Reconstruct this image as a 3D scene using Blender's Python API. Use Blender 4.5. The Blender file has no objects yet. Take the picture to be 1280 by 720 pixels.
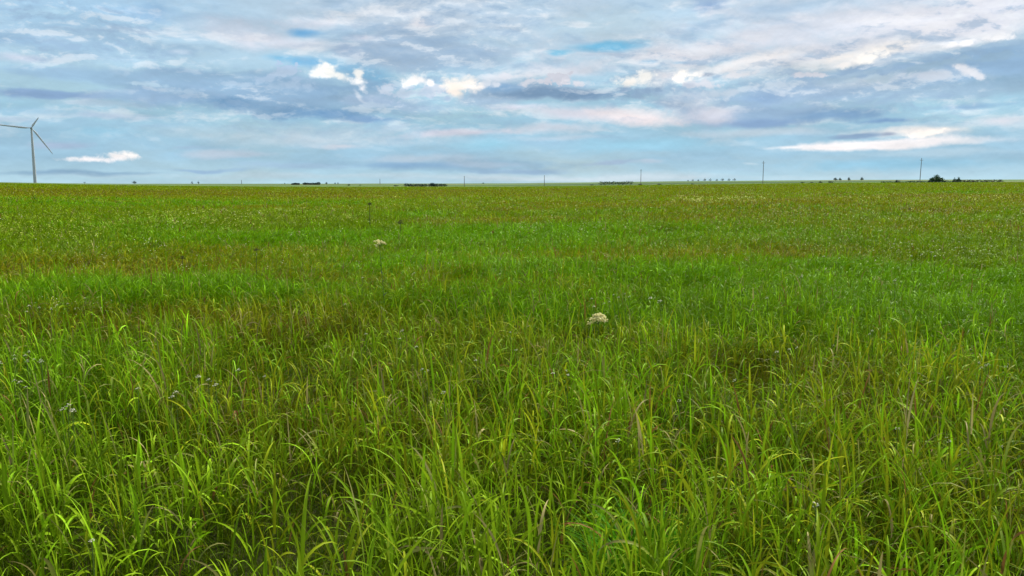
import bpy, math, random
import numpy as np

rng = np.random.default_rng(7)
random.seed(7)
F = 1040.0                      # focal length in photo pixels (1280 wide)
CZ = 1.6
scene = bpy.context.scene
col = scene.collection

# ------------------------------------------------------------------ camera
PITCH = math.atan(131.0 / F)
cam_d = bpy.data.cameras.new('camera')
cam_d.sensor_width = 36.0
cam_d.lens = F / 1280.0 * 36.0
cam_d.clip_start = 0.05
cam_d.clip_end = 30000.0
cam = bpy.data.objects.new('camera', cam_d)
cam.location = (0, 0, CZ)
cam.rotation_euler = (math.pi / 2 - PITCH, 0, 0)
col.objects.link(cam)
scene.camera = cam

scene.view_settings.view_transform = 'Standard'
scene.view_settings.look = 'None'
scene.view_settings.exposure = 0.36
scene.view_settings.gamma = 1.0
scene.cycles.max_bounces = 4
scene.cycles.diffuse_bounces = 2
scene.cycles.transmission_bounces = 3
scene.cycles.use_denoising = True
scene.cycles.use_adaptive_sampling = True
scene.cycles.adaptive_threshold = 0.02

SUN_EL = math.radians(48)
SUN_AZ = math.radians(35)       # to the right of the view direction

def srgb(c):
    r = []
    for v in c:
        v = v / 255.0
        r.append(v / 12.92 if v <= 0.04045 else ((v + 0.055) / 1.055) ** 2.4)
    return (r[0], r[1], r[2], 1.0)

def pix_dir(px, py):
    """world direction seen at a pixel of the photograph"""
    a, b = (px - 640.0) / F, (360.0 - py) / F
    y = math.cos(PITCH) + b * math.sin(PITCH)
    z = -math.sin(PITCH) + b * math.cos(PITCH)
    return a, y, z

def pix_ang(px, py):
    x, y, z = pix_dir(px, py)
    return math.atan2(x, y), math.atan2(z, math.hypot(x, y))

# ------------------------------------------------------------------ sky
world = bpy.data.worlds.new('World')
scene.world = world
world.use_nodes = True
nt = world.node_tree
nt.nodes.clear()

def N(tree, t, **kw):
    n = tree.nodes.new(t)
    for k, v in kw.items():
        setattr(n, k, v)
    return n

def math_node(tree, op, a, b=None, clamp=False):
    n = N(tree, 'ShaderNodeMath', operation=op, use_clamp=clamp)
    for i, v in enumerate((a, b)):
        if v is None: continue
        if isinstance(v, (int, float)): n.inputs[i].default_value = v
        else: tree.links.new(v, n.inputs[i])
    return n.outputs[0]

# a cloud lobe: an ellipse in sky angles with a noisy edge, laid over what is behind it
g = bpy.data.node_groups.new('cloud_lobe', 'ShaderNodeTree')
for nm, ty in (('Back', 'Color'), ('Place', 'Vector'), ('Edge', 'Float'), ('Centre', 'Vector'), ('Turn', 'Vector'), ('Size', 'Vector'), ('Colour', 'Color'), ('Inner', 'Float'), ('Alpha', 'Float')):
    g.interface.new_socket(name=nm, in_out='INPUT', socket_type='NodeSocket' + ty)
g.interface.new_socket(name='Out', in_out='OUTPUT', socket_type='NodeSocketColor')
gi = g.nodes.new('NodeGroupInput'); go = g.nodes.new('NodeGroupOutput')
sb_ = N(g, 'ShaderNodeVectorMath', operation='SUBTRACT')
g.links.new(gi.outputs['Place'], sb_.inputs[0]); g.links.new(gi.outputs['Centre'], sb_.inputs[1])
dt_ = []
for ax in ('Turn', 'Size'):
    d_ = N(g, 'ShaderNodeVectorMath', operation='DOT_PRODUCT')
    g.links.new(sb_.outputs[0], d_.inputs[0]); g.links.new(gi.outputs[ax], d_.inputs[1]); dt_.append(d_.outputs['Value'])
cm_ = N(g, 'ShaderNodeCombineXYZ'); g.links.new(dt_[0], cm_.inputs[0]); g.links.new(dt_[1], cm_.inputs[1])
lg_ = N(g, 'ShaderNodeVectorMath', operation='LENGTH'); g.links.new(cm_.outputs[0], lg_.inputs[0])
ln_ = math_node(g, 'ADD', lg_.outputs['Value'], gi.outputs['Edge'])
mr_ = N(g, 'ShaderNodeMapRange', interpolation_type='SMOOTHSTEP')
g.links.new(ln_, mr_.inputs['Value']); mr_.inputs['From Min'].default_value = 1.0
g.links.new(gi.outputs['Inner'], mr_.inputs['From Max']); g.links.new(gi.outputs['Alpha'], mr_.inputs['To Max'])
mx_ = N(g, 'ShaderNodeMix', data_type='RGBA')
g.links.new(mr_.outputs[0], mx_.inputs[0]); g.links.new(gi.outputs['Back'], mx_.inputs[6]); g.links.new(gi.outputs['Colour'], mx_.inputs[7])
g.links.new(mx_.outputs[2], go.inputs['Out'])

tc = N(nt, 'ShaderNodeTexCoord')
sep = N(nt, 'ShaderNodeSeparateXYZ')
nrm = N(nt, 'ShaderNodeVectorMath', operation='NORMALIZE')
nt.links.new(tc.outputs['Generated'], nrm.inputs[0])
nt.links.new(nrm.outputs[0], sep.inputs[0])
az = math_node(nt, 'ARCTAN2', sep.outputs[0], sep.outputs[1])
el = math_node(nt, 'ARCSINE', sep.outputs[2])
U = 10.4                                    # one unit = 100 photo pixels of sky angle
azs = math_node(nt, 'MULTIPLY', az, U); els = math_node(nt, 'MULTIPLY', el, U)
comb = N(nt, 'ShaderNodeCombineXYZ')
nt.links.new(azs, comb.inputs[0]); nt.links.new(els, comb.inputs[1])
place = comb.outputs[0]

def noise(scale_xyz, offset, detail, rough, dist=0.0, src=place):
    m = N(nt, 'ShaderNodeMapping')
    m.inputs['Scale'].default_value = scale_xyz
    m.inputs['Location'].default_value = offset
    nt.links.new(src, m.inputs[0])
    n = N(nt, 'ShaderNodeTexNoise')
    n.inputs['Scale'].default_value = 1.0
    n.inputs['Detail'].default_value = detail
    n.inputs['Roughness'].default_value = rough
    n.inputs['Distortion'].default_value = dist
    nt.links.new(m.outputs[0], n.inputs[0])
    return n

raw_place = place
def warped(src, scale_xyz, offset, amp, detail=3):
    nz = noise(scale_xyz, offset, detail, .55, 0.0, src)
    s_ = N(nt, 'ShaderNodeVectorMath', operation='SUBTRACT'); s_.inputs[1].default_value = (.5, .5, .5)
    nt.links.new(nz.outputs['Color'], s_.inputs[0])
    m_ = N(nt, 'ShaderNodeVectorMath', operation='MULTIPLY'); m_.inputs[1].default_value = amp
    nt.links.new(s_.outputs[0], m_.inputs[0])
    a_ = N(nt, 'ShaderNodeVectorMath', operation='ADD')
    nt.links.new(src, a_.inputs[0]); nt.links.new(m_.outputs[0], a_.inputs[1])
    return a_.outputs[0]
place = warped(place, (.9, 2.4, 1), (4, 2, 7), (.50, .16, 0), 4)
wispy = noise((1.0, 3.0, 1), (3.1, 1.7, 0.4), 6, 0.54, 0.0, place).outputs[0]
sheet = noise((0.45, 1.7, 1), (9.1, 3.7, 5.0), 5, 0.5, 0.0, place).outputs[0]
sheet_up = noise((0.45, 1.7, 1), (9.1, 3.60, 5.0), 5, 0.5, 0.0, place).outputs[0]
def billow(dy):
    m = N(nt, 'ShaderNodeMapping'); m.inputs['Scale'].default_value = (7.0, 9.5, 1); m.inputs['Location'].default_value = (0, dy, 0)
    nt.links.new(warped(raw_place, (9, 9, 1), (1, 5, 3), (.10, .08, 0), 4), m.inputs[0])
    v = N(nt, 'ShaderNodeTexVoronoi', feature='F1'); v.inputs['Scale'].default_value = 1.0
    v.inputs['Detail'].default_value = 3.0; v.inputs['Roughness'].default_value = .55
    nt.links.new(m.outputs[0], v.inputs['Vector'])
    return v.outputs['Distance']
puffy = billow(0.0)
puffy_up = billow(-0.25)

def scaled(nz, k):
    return math_node(nt, 'MULTIPLY', math_node(nt, 'SUBTRACT', nz, 0.5), k)
EDGE = {}
PM = .66
def edge(kind, k):
    if (kind, k) not in EDGE:
        EDGE[(kind, k)] = math_node(nt, 'ADD', scaled(wispy, k), math_node(nt, 'MULTIPLY', math_node(nt, 'SUBTRACT', puffy, PM), .16)) if kind == 'w' else math_node(nt, 'MULTIPLY', math_node(nt, 'SUBTRACT', puffy, PM + .04), k)
    return EDGE[(kind, k)]

skyt = N(nt, 'ShaderNodeTexSky', sky_type='NISHITA')
skyt.sun_disc = False
skyt.sun_elevation = SUN_EL
skyt.sun_rotation = SUN_AZ
skyt.air_density = 1.2; skyt.dust_density = 0.6; skyt.ozone_density = 1.5

# thin veil colour changes slowly with height above the horizon
ramp = N(nt, 'ShaderNodeValToRGB')
elr = N(nt, 'ShaderNodeMapRange')
nt.links.new(els, elr.inputs[0])
elr.inputs['From Min'].default_value = 0.0; elr.inputs['From Max'].default_value = 6.0
nt.links.new(elr.outputs[0], ramp.inputs[0])
cr = ramp.color_ramp
cr.elements[0].position = 0.0; cr.elements[0].color = srgb((176, 204, 220))
cr.elements[1].position = 1.0; cr.elements[1].color = srgb((190, 200, 215))
for p_, c_ in ((0.05, (152, 186, 211)), (0.14, (154, 190, 213)), (0.25, (172, 196, 216)), (0.42, (178, 196, 216))):
    e = cr.elements.new(p_); e.color = srgb(c_)
veil = N(nt, 'ShaderNodeMix', data_type='RGBA')
vf = N(nt, 'ShaderNodeMapRange'); nt.links.new(sheet, vf.inputs[0])
vf.inputs['From Min'].default_value = 0.30; vf.inputs['From Max'].default_value = 0.50
vf.inputs['To Min'].default_value = 0.80; vf.inputs['To Max'].default_value = 0.97
nt.links.new(vf.outputs[0], veil.inputs[0])
skyc = N(nt, 'ShaderNodeVectorMath', operation='SCALE')
skyc.inputs[3].default_value = 0.10          # the Sky Texture at strength 0.10
nt.links.new(skyt.outputs[0], skyc.inputs[0])
nt.links.new(skyc.outputs[0], veil.inputs[6]); nt.links.new(ramp.outputs[0], veil.inputs[7])
cur = veil.outputs[2]

def lobe(px, py, rx, ry, c, a=0.8, rot=0, kind='w', k=None, inner=None):
    global cur
    ca, ce = pix_ang(px, py)
    sc = 1.0 / math.cos(ca)                  # px -> angle shrinks off axis
    rx_, ry_ = rx / 100.0 / sc / sc, ry / 100.0 / sc
    th = math.radians(rot)
    if k is None: k = 1.5 if kind == 'w' else 1.3
    if inner is None: inner = 0.15 if kind == 'w' else 0.72
    n = nt.nodes.new('ShaderNodeGroup'); n.node_tree = g
    nt.links.new(cur, n.inputs['Back']); nt.links.new(place, n.inputs['Place']); nt.links.new(edge(kind, k), n.inputs['Edge'])
    n.inputs['Centre'].default_value = (ca * U, ce * U, 0)
    n.inputs['Turn'].default_value = (math.cos(th) / rx_, math.sin(th) / rx_, 0)
    n.inputs['Size'].default_value = (-math.sin(th) / ry_, math.cos(th) / ry_, 0)
    n.inputs['Colour'].default_value = srgb(c)
    n.inputs['Inner'].default_value = inner
    n.inputs['Alpha'].default_value = a
    cur = n.outputs[0]

# broad sheets of cloud
for args in [
    (100, 20, 330, 70, (160, 192, 220), .9), (560, 25, 300, 70, (184, 197, 215), .9),
    (1010, 40, 460, 70, (203, 207, 220), .95, 4), (1170, 30, 260, 42, (216, 216, 226), .9, 6),
    (30, 50, 110, 15, (138, 172, 208), .8), (50, 15, 60, 7, (178, 206, 226), .8),
    (25, 70, 90, 8, (193, 202, 221), .9), (145, 73, 60, 5, (182, 206, 226), .8),
    (190, 18, 80, 18, (140, 174, 210), .7), (285, 40, 110, 24, (193, 200, 216), .8),
    (310, 55, 50, 15, (212, 213, 225), .8), (228, 64, 22, 4, (222, 230, 241), .9),
    (110, 96, 120, 14, (160, 192, 217), .8), (230, 95, 90, 14, (140, 170, 210), .8),
    (60, 117, 90, 7, (128, 163, 198), .85), (205, 106, 45, 5, (178, 204, 224), .8),
    (760, 30, 150, 32, (178, 197, 212), .8), (885, 6, 36, 17, (140, 164, 200), .9),
    (975, 10, 60, 10, (152, 176, 203), .7), (500, 60, 80, 32, (164, 180, 206), .9),
    (560, 82, 80, 18, (148, 176, 205), .9), (440, 66, 34, 11, (157, 174, 202), .9, -20),
    (400, 28, 64, 13, (203, 206, 219), .9), (525, 30, 24, 9, (217, 215, 222), .9),
    (455, 48, 40, 8, (207, 206, 219), .8), (362, 52, 80, 14, (206, 209, 222), .85),
]: lobe(*args)
# blue openings
for args in [
    (385, 39, 36, 8, (92, 164, 214), .95), (350, 72, 40, 8, (122, 180, 216), .9), (392, 78, 50, 12, (112, 175, 216), .95),
    (455, 92, 60, 20, (126, 180, 214), .95, -12), (757, 58, 66, 9, (104, 178, 216), .95, 3),
    (700, 67, 22, 5, (115, 184, 218), .9), (805, 76, 19, 5, (100, 172, 215), 1), (846, 77, 19, 3.5, (120, 178, 215), .9),
]: lobe(*args)
for args in [
    (700, 88, 120, 16, (205, 208, 220), .9), (880, 62, 130, 24, (212, 211, 220), .85, 6),
    (930, 77, 100, 15, (229, 225, 227), .95, 10), (1070, 70, 110, 14, (236, 231, 229), .95, 11),
    (1200, 52, 80, 10, (234, 233, 238), .95, 12), (1230, 20, 90, 25, (215, 216, 227), .8, 8),
    (840, 96, 60, 16, (218, 214, 220), .9), (870, 125, 60, 24, (203, 205, 218), .9),
]: lobe(*args)
# cloudlets: fractal heaps, lit on their upper side and blue-grey beneath
def heap(sc, off, dy, detail=6, rough=.52):
    a_ = noise(sc, off, detail, rough, 0.0, place).outputs[0]
    b2 = noise(sc, (off[0], off[1] + dy * sc[1], off[2]), detail, rough, 0.0, place).outputs[0]
    return a_, math_node(nt, 'SUBTRACT', a_, b2)
def remap(v, a_, b2, c_=0.0, d_=1.0):
    m = N(nt, 'ShaderNodeMapRange', interpolation_type='SMOOTHSTEP'); nt.links.new(v, m.inputs[0])
    for k_, q in zip(('From Min', 'From Max', 'To Min', 'To Max'), (a_, b2, c_, d_)): m.inputs[k_].default_value = q
    return m.outputs[0]
def paint(c, fac):
    global cur
    m = N(nt, 'ShaderNodeMix', data_type='RGBA'); nt.links.new(fac, m.inputs[0]); nt.links.new(cur, m.inputs[6])
    m.inputs[7].default_value = srgb(c); cur = m.outputs[2]
calm = remap(noise((.5, 1.2, 1), (2, 8, 1), 2, .5).outputs[0], .38, .60)
low = remap(els, .25, 1.1)                    # the air near the horizon stays smooth
calm = math_node(nt, 'MULTIPLY', calm, low)
h1, d1 = heap((.8, 2.2, 1), (5, 1, 3), .11, 7, .56)
h2, d2 = heap((1.9, 4.4, 1), (1, 4, 8), .06, 7, .6)
body = math_node(nt, 'MULTIPLY', remap(h1, .42, .52), remap(els, .15, .9))
paint((142, 170, 200), math_node(nt, 'MULTIPLY', math_node(nt, 'MULTIPLY', remap(d1, .0, -.14), .50), body))
paint((232, 230, 234), math_node(nt, 'MULTIPLY', math_node(nt, 'MULTIPLY', remap(d1, .02, .14), .45), body))
# MASSMARK
for args in [
    (360, 116, 200, 38, (136, 166, 198)), (250, 104, 170, 24, (146, 175, 203)), (400, 138, 130, 16, (122, 158, 192)), (120, 92, 150, 12, (152, 182, 210)), (470, 134, 110, 24, (148, 177, 202)), (60, 118, 110, 9, (140, 168, 206)),
    (1200, 94, 290, 42, (142, 172, 199), 8), (1020, 118, 210, 40, (154, 181, 203), 2), (940, 142, 120, 22, (150, 175, 205)),
    (540, 66, 130, 34, (160, 180, 204)), (690, 116, 120, 16, (150, 172, 198)), (540, 205, 240, 10, (148, 178, 203)), (110, 50, 160, 26, (156, 184, 210)), (620, 118, 60, 22, (160, 182, 207)),
]:
    px_, py_, rx_, ry_, c_ = args[:5]
    lobe(px_, py_, rx_, ry_, c_, .92, args[5] if len(args) > 5 else 0, 'w', 1.1, .40)
lobe(700, 100, 34, 12, (198, 198, 210), .95, 0, 'p')
lobe(712, 101, 26, 9, (188, 192, 206), .8, 0, 'p')
lobe(358, 88, 30, 12, (172, 190, 216), .95, 0, 'p')
lobe(540, 114, 46, 14, (184, 196, 217), .95, 0, 'p')
lobe(500, 118, 40, 15, (180, 195, 217), .9, 0, 'p')
lobe(625, 98, 36, 7, (217, 220, 230), .9)
for args in [
    (1190, 88, 200, 24, (150, 178, 208), 1, 9, 'w', .9, .55), (1010, 112, 190, 24, (160, 182, 209), .95, 3, 'w', 1.1, .3),
    (1250, 76, 90, 22, (146, 176, 208), .95, 8, 'w', .8, .5),
    (1080, 84, 50, 8, (148, 172, 202), .8, 10), (1160, 118, 160, 20, (163, 187, 211), .85),
    (1205, 91, 34, 9, (217, 217, 226), .9, -30), (1165, 94, 45, 10, (193, 203, 220), .8), (1060, 103, 50, 8, (186, 199, 215), .8),
    (1055, 143, 100, 11, (126, 160, 198), .9, 0), (1110, 150, 50, 5, (116, 150, 196), .8), (1205, 132, 90, 7, (136, 170, 205), .85),
    (955, 120, 50, 12, (140, 168, 204), .8), (960, 152, 80, 8, (138, 166, 205), .85),
    (885, 91, 20, 5, (140, 155, 182), .9), (705, 118, 120, 11, (126, 154, 186), 1, 0, 'w', 1.0, .4), (630, 110, 36, 8, (134, 168, 204), .9),
    (610, 128, 70, 12, (165, 186, 210), .8), (840, 130, 60, 7, (160, 178, 203), .8, -8),
    (330, 118, 160, 22, (146, 175, 205), .95, -3, 'w', 1.1, .3), (170, 120, 120, 12, (152, 180, 212), .8),
    (290, 128, 50, 11, (112, 152, 190), .9), (410, 142, 75, 11, (112, 152, 192), .95, -4), (470, 151, 60, 7, (126, 160, 200), .9),
    (475, 126, 60, 14, (172, 188, 214), .8), (530, 135, 50, 10, (168, 188, 212), .8),
    (455, 122, 20, 4, (222, 225, 234), .6, -45),
    (730, 140, 100, 12, (205, 206, 219), .95), (790, 145, 80, 14, (230, 220, 223), .95, -5), (690, 160, 90, 10, (199, 205, 218), .85),
    (900, 140, 50, 18, (208, 207, 219), .85), (650, 135, 60, 6, (212, 212, 226), .8),
    (1160, 164, 110, 11, (237, 230, 227), .95), (1100, 180, 190, 9, (233, 228, 230), 1, 2, 'w', .9, .4), (1250, 152, 100, 16, (214, 213, 223), .85),
    (1245, 175, 80, 8, (202, 211, 223), .8), (1075, 169, 42, 5, (138, 163, 195), .95, 4), (985, 184, 60, 4, (232, 230, 234), .9),
    (1110, 167, 14, 4, (148, 160, 186), .8),
    (430, 168, 170, 16, (180, 198, 213), .85), (430, 182, 60, 6, (207, 206, 216), .85), (560, 168, 120, 7, (203, 202, 216), .9, 4),
    (690, 172, 80, 6, (186, 200, 216), .7), (610, 180, 70, 12, (148, 195, 219), .9), (800, 182, 130, 12, (150, 194, 218), .85),
    (520, 198, 110, 10, (180, 195, 212), .85), (380, 207, 120, 6, (160, 185, 210), .85), (510, 206, 110, 5, (134, 167, 200), .9),
    (610, 205, 70, 5, (172, 190, 210), .8), (655, 213, 90, 6, (150, 176, 206), .85), (40, 140, 90, 8, (155, 190, 216), .8),
    (110, 130, 80, 7, (176, 194, 214), .7), (130, 147, 90, 8, (176, 190, 212), .75), (20, 150, 60, 5, (178, 196, 216), .8),
    (120, 165, 70, 7, (146, 190, 216), .7), (75, 180, 60, 8, (164, 180, 206), .85), (270, 192, 90, 8, (184, 195, 211), .85),
    (240, 165, 90, 12, (176, 198, 214), .7), (100, 217, 170, 5, (134, 166, 196), .85), (250, 212, 80, 4, (146, 174, 208), .75),
    (240, 184, 36, 5, (158, 180, 205), .7), (1100, 205, 230, 12, (142, 188, 215), .8), (930, 212, 80, 4, (168, 195, 216), .7),
    (770, 203, 50, 4, (162, 180, 206), .8), (815, 204, 24, 4, (182, 196, 214), .8), (935, 204, 16, 3, (188, 206, 220), .8),
    (640, 221, 760, 6, (186, 204, 217), .8), (730, 223, 240, 5, (198, 210, 221), .85), (430, 176, 240, 12, (186, 200, 214), .75), (1180, 190, 160, 7, (180, 202, 219), .7), (950, 165, 120, 8, (196, 206, 219), .7), (500, 224, 160, 3, (178, 200, 216), .7),
]: lobe(*args)

# the bright sunlit heads stand in front of the sheets
def HEADS():
    W = (234, 232, 230)
    for (x, y, rx, ry, c, rot, kk) in [
        (792, 101, 30, 10, W, 0, .5), (800, 97, 16, 9, W, 0, .5), (780, 104, 16, 7, (232, 228, 224), 0, .5),
        (853, 98, 15, 14, (243, 238, 234), 30, .7), (866, 92, 12, 6, (240, 236, 234), 20, .7),
        (409, 80, 9, 9, W, 0, .45), (409, 87, 18, 9, W, 0, .45), (399, 92, 18, 6, (240, 238, 240), 0, .45), (420, 94, 17, 7, W, -15, .45),
        (446, 94, 8, 8, W, 0, .45), (444, 101, 14, 6, (243, 241, 242), 0, .45), (455, 110, 11, 6, (228, 228, 235), -50, .5),
        (512, 102, 14, 8, (244, 242, 243), 0, .5), (526, 100, 14, 7, (234, 231, 232), 0, .5), (538, 103, 8, 5, (240, 238, 240), 0, .5),
        (568, 107, 16, 11, (238, 230, 224), 0, .45), (584, 105, 20, 9, (238, 231, 226), 0, .45), (572, 114, 14, 11, (234, 224, 216), 0, .45), (596, 110, 14, 8, (242, 234, 230), 0, .5),
        (148, 196, 32, 6, (234, 228, 228), 0, .45), (158, 193, 18, 5, (236, 231, 230), 0, .45), (116, 200, 40, 4.5, (240, 234, 236), 0, .45),
        
        (1232, 47, 40, 7, (232, 231, 236), 10, .8), (1246, 44, 22, 6, (234, 233, 237), 10, .8), (1196, 54, 26, 5, (242, 240, 244), 12, .6), (1080, 73, 46, 8, (242, 238, 235), 12, .7), (1050, 79, 26, 4, (236, 232, 232), 12, .7),
        (1160, 166, 34, 5, (244, 236, 231), 0, .6), (1140, 169, 26, 4, (240, 234, 231), 0, .6),
    ]:
        lobe(x, y, rx * 1.30, ry * 1.38, c, .93, rot, 'p', kk + .03, .32)


paint((150, 174, 203), math_node(nt, 'MULTIPLY', math_node(nt, 'MULTIPLY', remap(d2, .0, -.13), .60), calm))
paint((226, 228, 234), math_node(nt, 'MULTIPLY', math_node(nt, 'MULTIPLY', remap(d2, .0, .13), .46), calm))
for args in [
    (1245, 70, 70, 10, (148, 175, 201), 8), (1160, 84, 80, 9, (156, 181, 205), 12), (1065, 94, 70, 7, (163, 184, 206), 8),
    (1010, 92, 46, 6, (207, 207, 217), 0), (1100, 98, 60, 8, (180, 197, 214), 0), (975, 104, 40, 8, (188, 200, 216), 0), (1210, 93, 36, 10, (216, 217, 225), -25), (1165, 97, 40, 9, (196, 204, 219), 0),
    (660, 103, 30, 8, (206, 207, 218), 0), (700, 99, 36, 11, (198, 199, 211), 0), (722, 104, 24, 8, (210, 209, 218), 0), (640, 96, 30, 6, (214, 216, 226), 0),
    (352, 92, 34, 11, (174, 191, 214), 0), (330, 99, 30, 8, (166, 186, 211), 0), (372, 100, 30, 9, (160, 182, 209), 0), (300, 104, 36, 7, (170, 190, 213), 0),
    (486, 110, 24, 10, (192, 202, 219), 0), (505, 116, 26, 10, (184, 198, 216), 0), (545, 110, 24, 10, (196, 204, 219), 0), (610, 106, 26, 8, (206, 211, 223), 0),
    (880, 104, 36, 10, (206, 207, 217), 0), (905, 116, 44, 10, (186, 198, 214), 0), (930, 92, 40, 7, (214, 214, 221), 6),
    (230, 112, 40, 6, (166, 188, 212), 0), (180, 104, 50, 5, (176, 198, 218), 0), (470, 132, 30, 7, (176, 193, 214), 0),
]:
    lobe(*args[:5], .9, args[5], 'p', .7, .45)
HEADS()
for args in [(375, 107, 62, 13, (164, 185, 210)), (430, 114, 34, 9, (152, 180, 205)), (528, 116, 32, 11, (178, 194, 215)), (515, 108, 12, 6, (182, 196, 218)), (604, 123, 40, 9, (165, 186, 210)),
             (560, 124, 22, 7, (170, 188, 212)), (792, 113, 62, 6, (140, 164, 194)), (866, 106, 20, 7, (185, 192, 208)), (1236, 57, 90, 6, (160, 184, 210), 6), (1130, 76, 70, 5, (165, 186, 210), 11)]:
    lobe(*args[:5], .95, args[5] if len(args) > 5 else 0, 'p', .8, .2)
relief = math_node(nt, 'MULTIPLY', math_node(nt, 'SUBTRACT', sheet, sheet_up), .8)
fine = scaled(wispy, 0.26)
fine2 = math_node(nt, 'MULTIPLY', math_node(nt, 'SUBTRACT', puffy_up, puffy), 0.035)
gain = math_node(nt, 'ADD', math_node(nt, 'ADD', relief, fine), math_node(nt, 'ADD', 1.0, fine2))
gs = N(nt, 'ShaderNodeVectorMath', operation='SCALE')
nt.links.new(cur, gs.inputs[0]); nt.links.new(gain, gs.inputs[3])
warm = N(nt, 'ShaderNodeVectorMath', operation='MULTIPLY'); warm.inputs[1].default_value = (.985, 1.0, .985)
gam = N(nt, 'ShaderNodeGamma'); gam.inputs[1].default_value = 1.30
nt.links.new(gs.outputs[0], warm.inputs[0])
nt.links.new(warm.outputs[0], gam.inputs[0])
bg_front = N(nt, 'ShaderNodeBackground'); bg_front.inputs[1].default_value = 1.02
hsv = N(nt, 'ShaderNodeHueSaturation'); hsv.inputs['Saturation'].default_value = .87; hsv.inputs['Hue'].default_value = .493
nt.links.new(gam.outputs[0], hsv.inputs['Color'])
nt.links.new(hsv.outputs[0], bg_front.inputs[0])
# the rest of the sky vault (overhead and behind): plain broken overcast
over = noise((1.3, 1.3, 2.2), (2, 5, 1), 5, .6, 0.0, nrm.outputs[0]).outputs[0]
vault = N(nt, 'ShaderNodeMix', data_type='RGBA')
nt.links.new(remap(over, .38, .58, .55, .95), vault.inputs[0])
nt.links.new(skyc.outputs[0], vault.inputs[6]); vault.inputs[7].default_value = srgb((196, 204, 216))
bg_vault = N(nt, 'ShaderNodeBackground'); nt.links.new(vault.outputs[2], bg_vault.inputs[0])
front = math_node(nt, 'MULTIPLY', remap(math_node(nt, 'ABSOLUTE', az), .95, .75), remap(math_node(nt, 'ABSOLUTE', el), .42, .30))
bg = N(nt, 'ShaderNodeMixShader')
nt.links.new(front, bg.inputs[0]); nt.links.new(bg_vault.outputs[0], bg.inputs[1]); nt.links.new(bg_front.outputs[0], bg.inputs[2])
wo = N(nt, 'ShaderNodeOutputWorld')
nt.links.new(bg.outputs[0], wo.inputs[0])
world.cycles.sampling_method = 'MANUAL'
world.cycles.sample_map_resolution = 256

# ------------------------------------------------------------------ sun
sun_d = bpy.data.lights.new('sun', 'SUN')
sun_d.energy = 5.0
sun_d.angle = math.radians(3)
sun_d.color = (1.0, 0.95, 0.86)
sun = bpy.data.objects.new('sun', sun_d)
sun.rotation_euler = (math.pi / 2 - SUN_EL, 0, math.pi - SUN_AZ)
col.objects.link(sun)

# ------------------------------------------------------------------ helpers
def vnoise(x, y, seed):
    xi = np.floor(x).astype(np.int64); yi = np.floor(y).astype(np.int64)
    fx = x - xi; fy = y - yi
    fx = fx * fx * (3 - 2 * fx); fy = fy * fy * (3 - 2 * fy)
    def h(a, b):
        n = (a * 374761393 + b * 668265263 + seed * 1442695041) & 0xffffffff
        n = ((n ^ (n >> 13)) * 1274126177) & 0xffffffff
        return ((n ^ (n >> 16)) & 0xffff) / 65535.0
    return (h(xi, yi) * (1 - fx) + h(xi + 1, yi) * fx) * (1 - fy) + (h(xi, yi + 1) * (1 - fx) + h(xi + 1, yi + 1) * fx) * fy

def fbm(x, y, seed, octaves=4):
    s = 0; a = 0.5; t = 0
    for i in range(octaves):
        s = s + a * vnoise(x, y, seed + i * 17); t += a
        x = x * 2.03 + 5.1; y = y * 2.03 + 1.7; a *= 0.5
    return s / t

def sstep(a, b, x):
    t = np.clip((x - a) / (b - a), 0, 1)
    return t * t * (3 - 2 * t)

# ground height: a flat meadow that swells to a low crest 220 m off, far fields rising beyond
COLX = [-100, 0, 150, 350, 640, 850, 1060, 1280, 1380]
CREST = [227.4, 227.6, 230.2, 232.2, 232.4, 229.6, 227.3, 226.6, 226.6]
SKYL = [228.2, 228.3, 229.6, 229.6, 229.2, 226.6, 225.3, 225.2, 225.2]
def height(x, y):
    x = np.asarray(x, float); y = np.asarray(y, float)
    r = np.hypot(x, y) + 1e-6
    a = np.arctan2(x, y)
    px = 640 + F * np.tan(np.clip(a, -0.6, 0.6))
    back = sstep(0.7, 1.6, np.abs(a))
    ec = (229 - np.interp(px, COLX, CREST)) / 1056.0
    es = (229 - np.interp(px, COLX, SKYL)) / 1056.0
    ec = ec * (1 - back); es = es * (1 - back) + 0.001 * back
    hc = 1.6 + ec * 220 - 0.42
    h700 = 1.6 + (ec * 0.9 + es * .1) * 700 - 1.6
    h1500 = 1.6 + (ec * .5 + es * .5) * 1500
    h3000 = 1.6 + es * 3000
    R = [0, 14, 220, 300, 420, 700, 1500, 3000, 4500, 9000]
    Z = [0 * hc, 0 * hc, hc, hc - .4, hc - 1.6, h700, h1500, h3000, h3000 + es * 1200 - 2, h3000 - 25]
    h = np.zeros_like(r)
    for i in range(len(R) - 1):
        m = (r >= R[i]) & (r < R[i + 1])
        t = (r - R[i]) / (R[i + 1] - R[i])
        if i != 1: t = t * t * (3 - 2 * t)
        h = np.where(m, Z[i] * (1 - t) + Z[i + 1] * t, h)
    h = np.where(r >= R[-1], Z[-1], h)
    bump = (fbm(x * 0.35, y * 0.35, 3) - 0.5) * 0.22 + (fbm(x * .06, y * .06, 5) - .5) * .35 * sstep(6, 40, r)
    bump = bump * (1 - sstep(150, 215, r)) + (fbm(x * .004, y * .004, 9) - .5) * 1.5 * sstep(700, 1500, r)
    return h + bump

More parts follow.
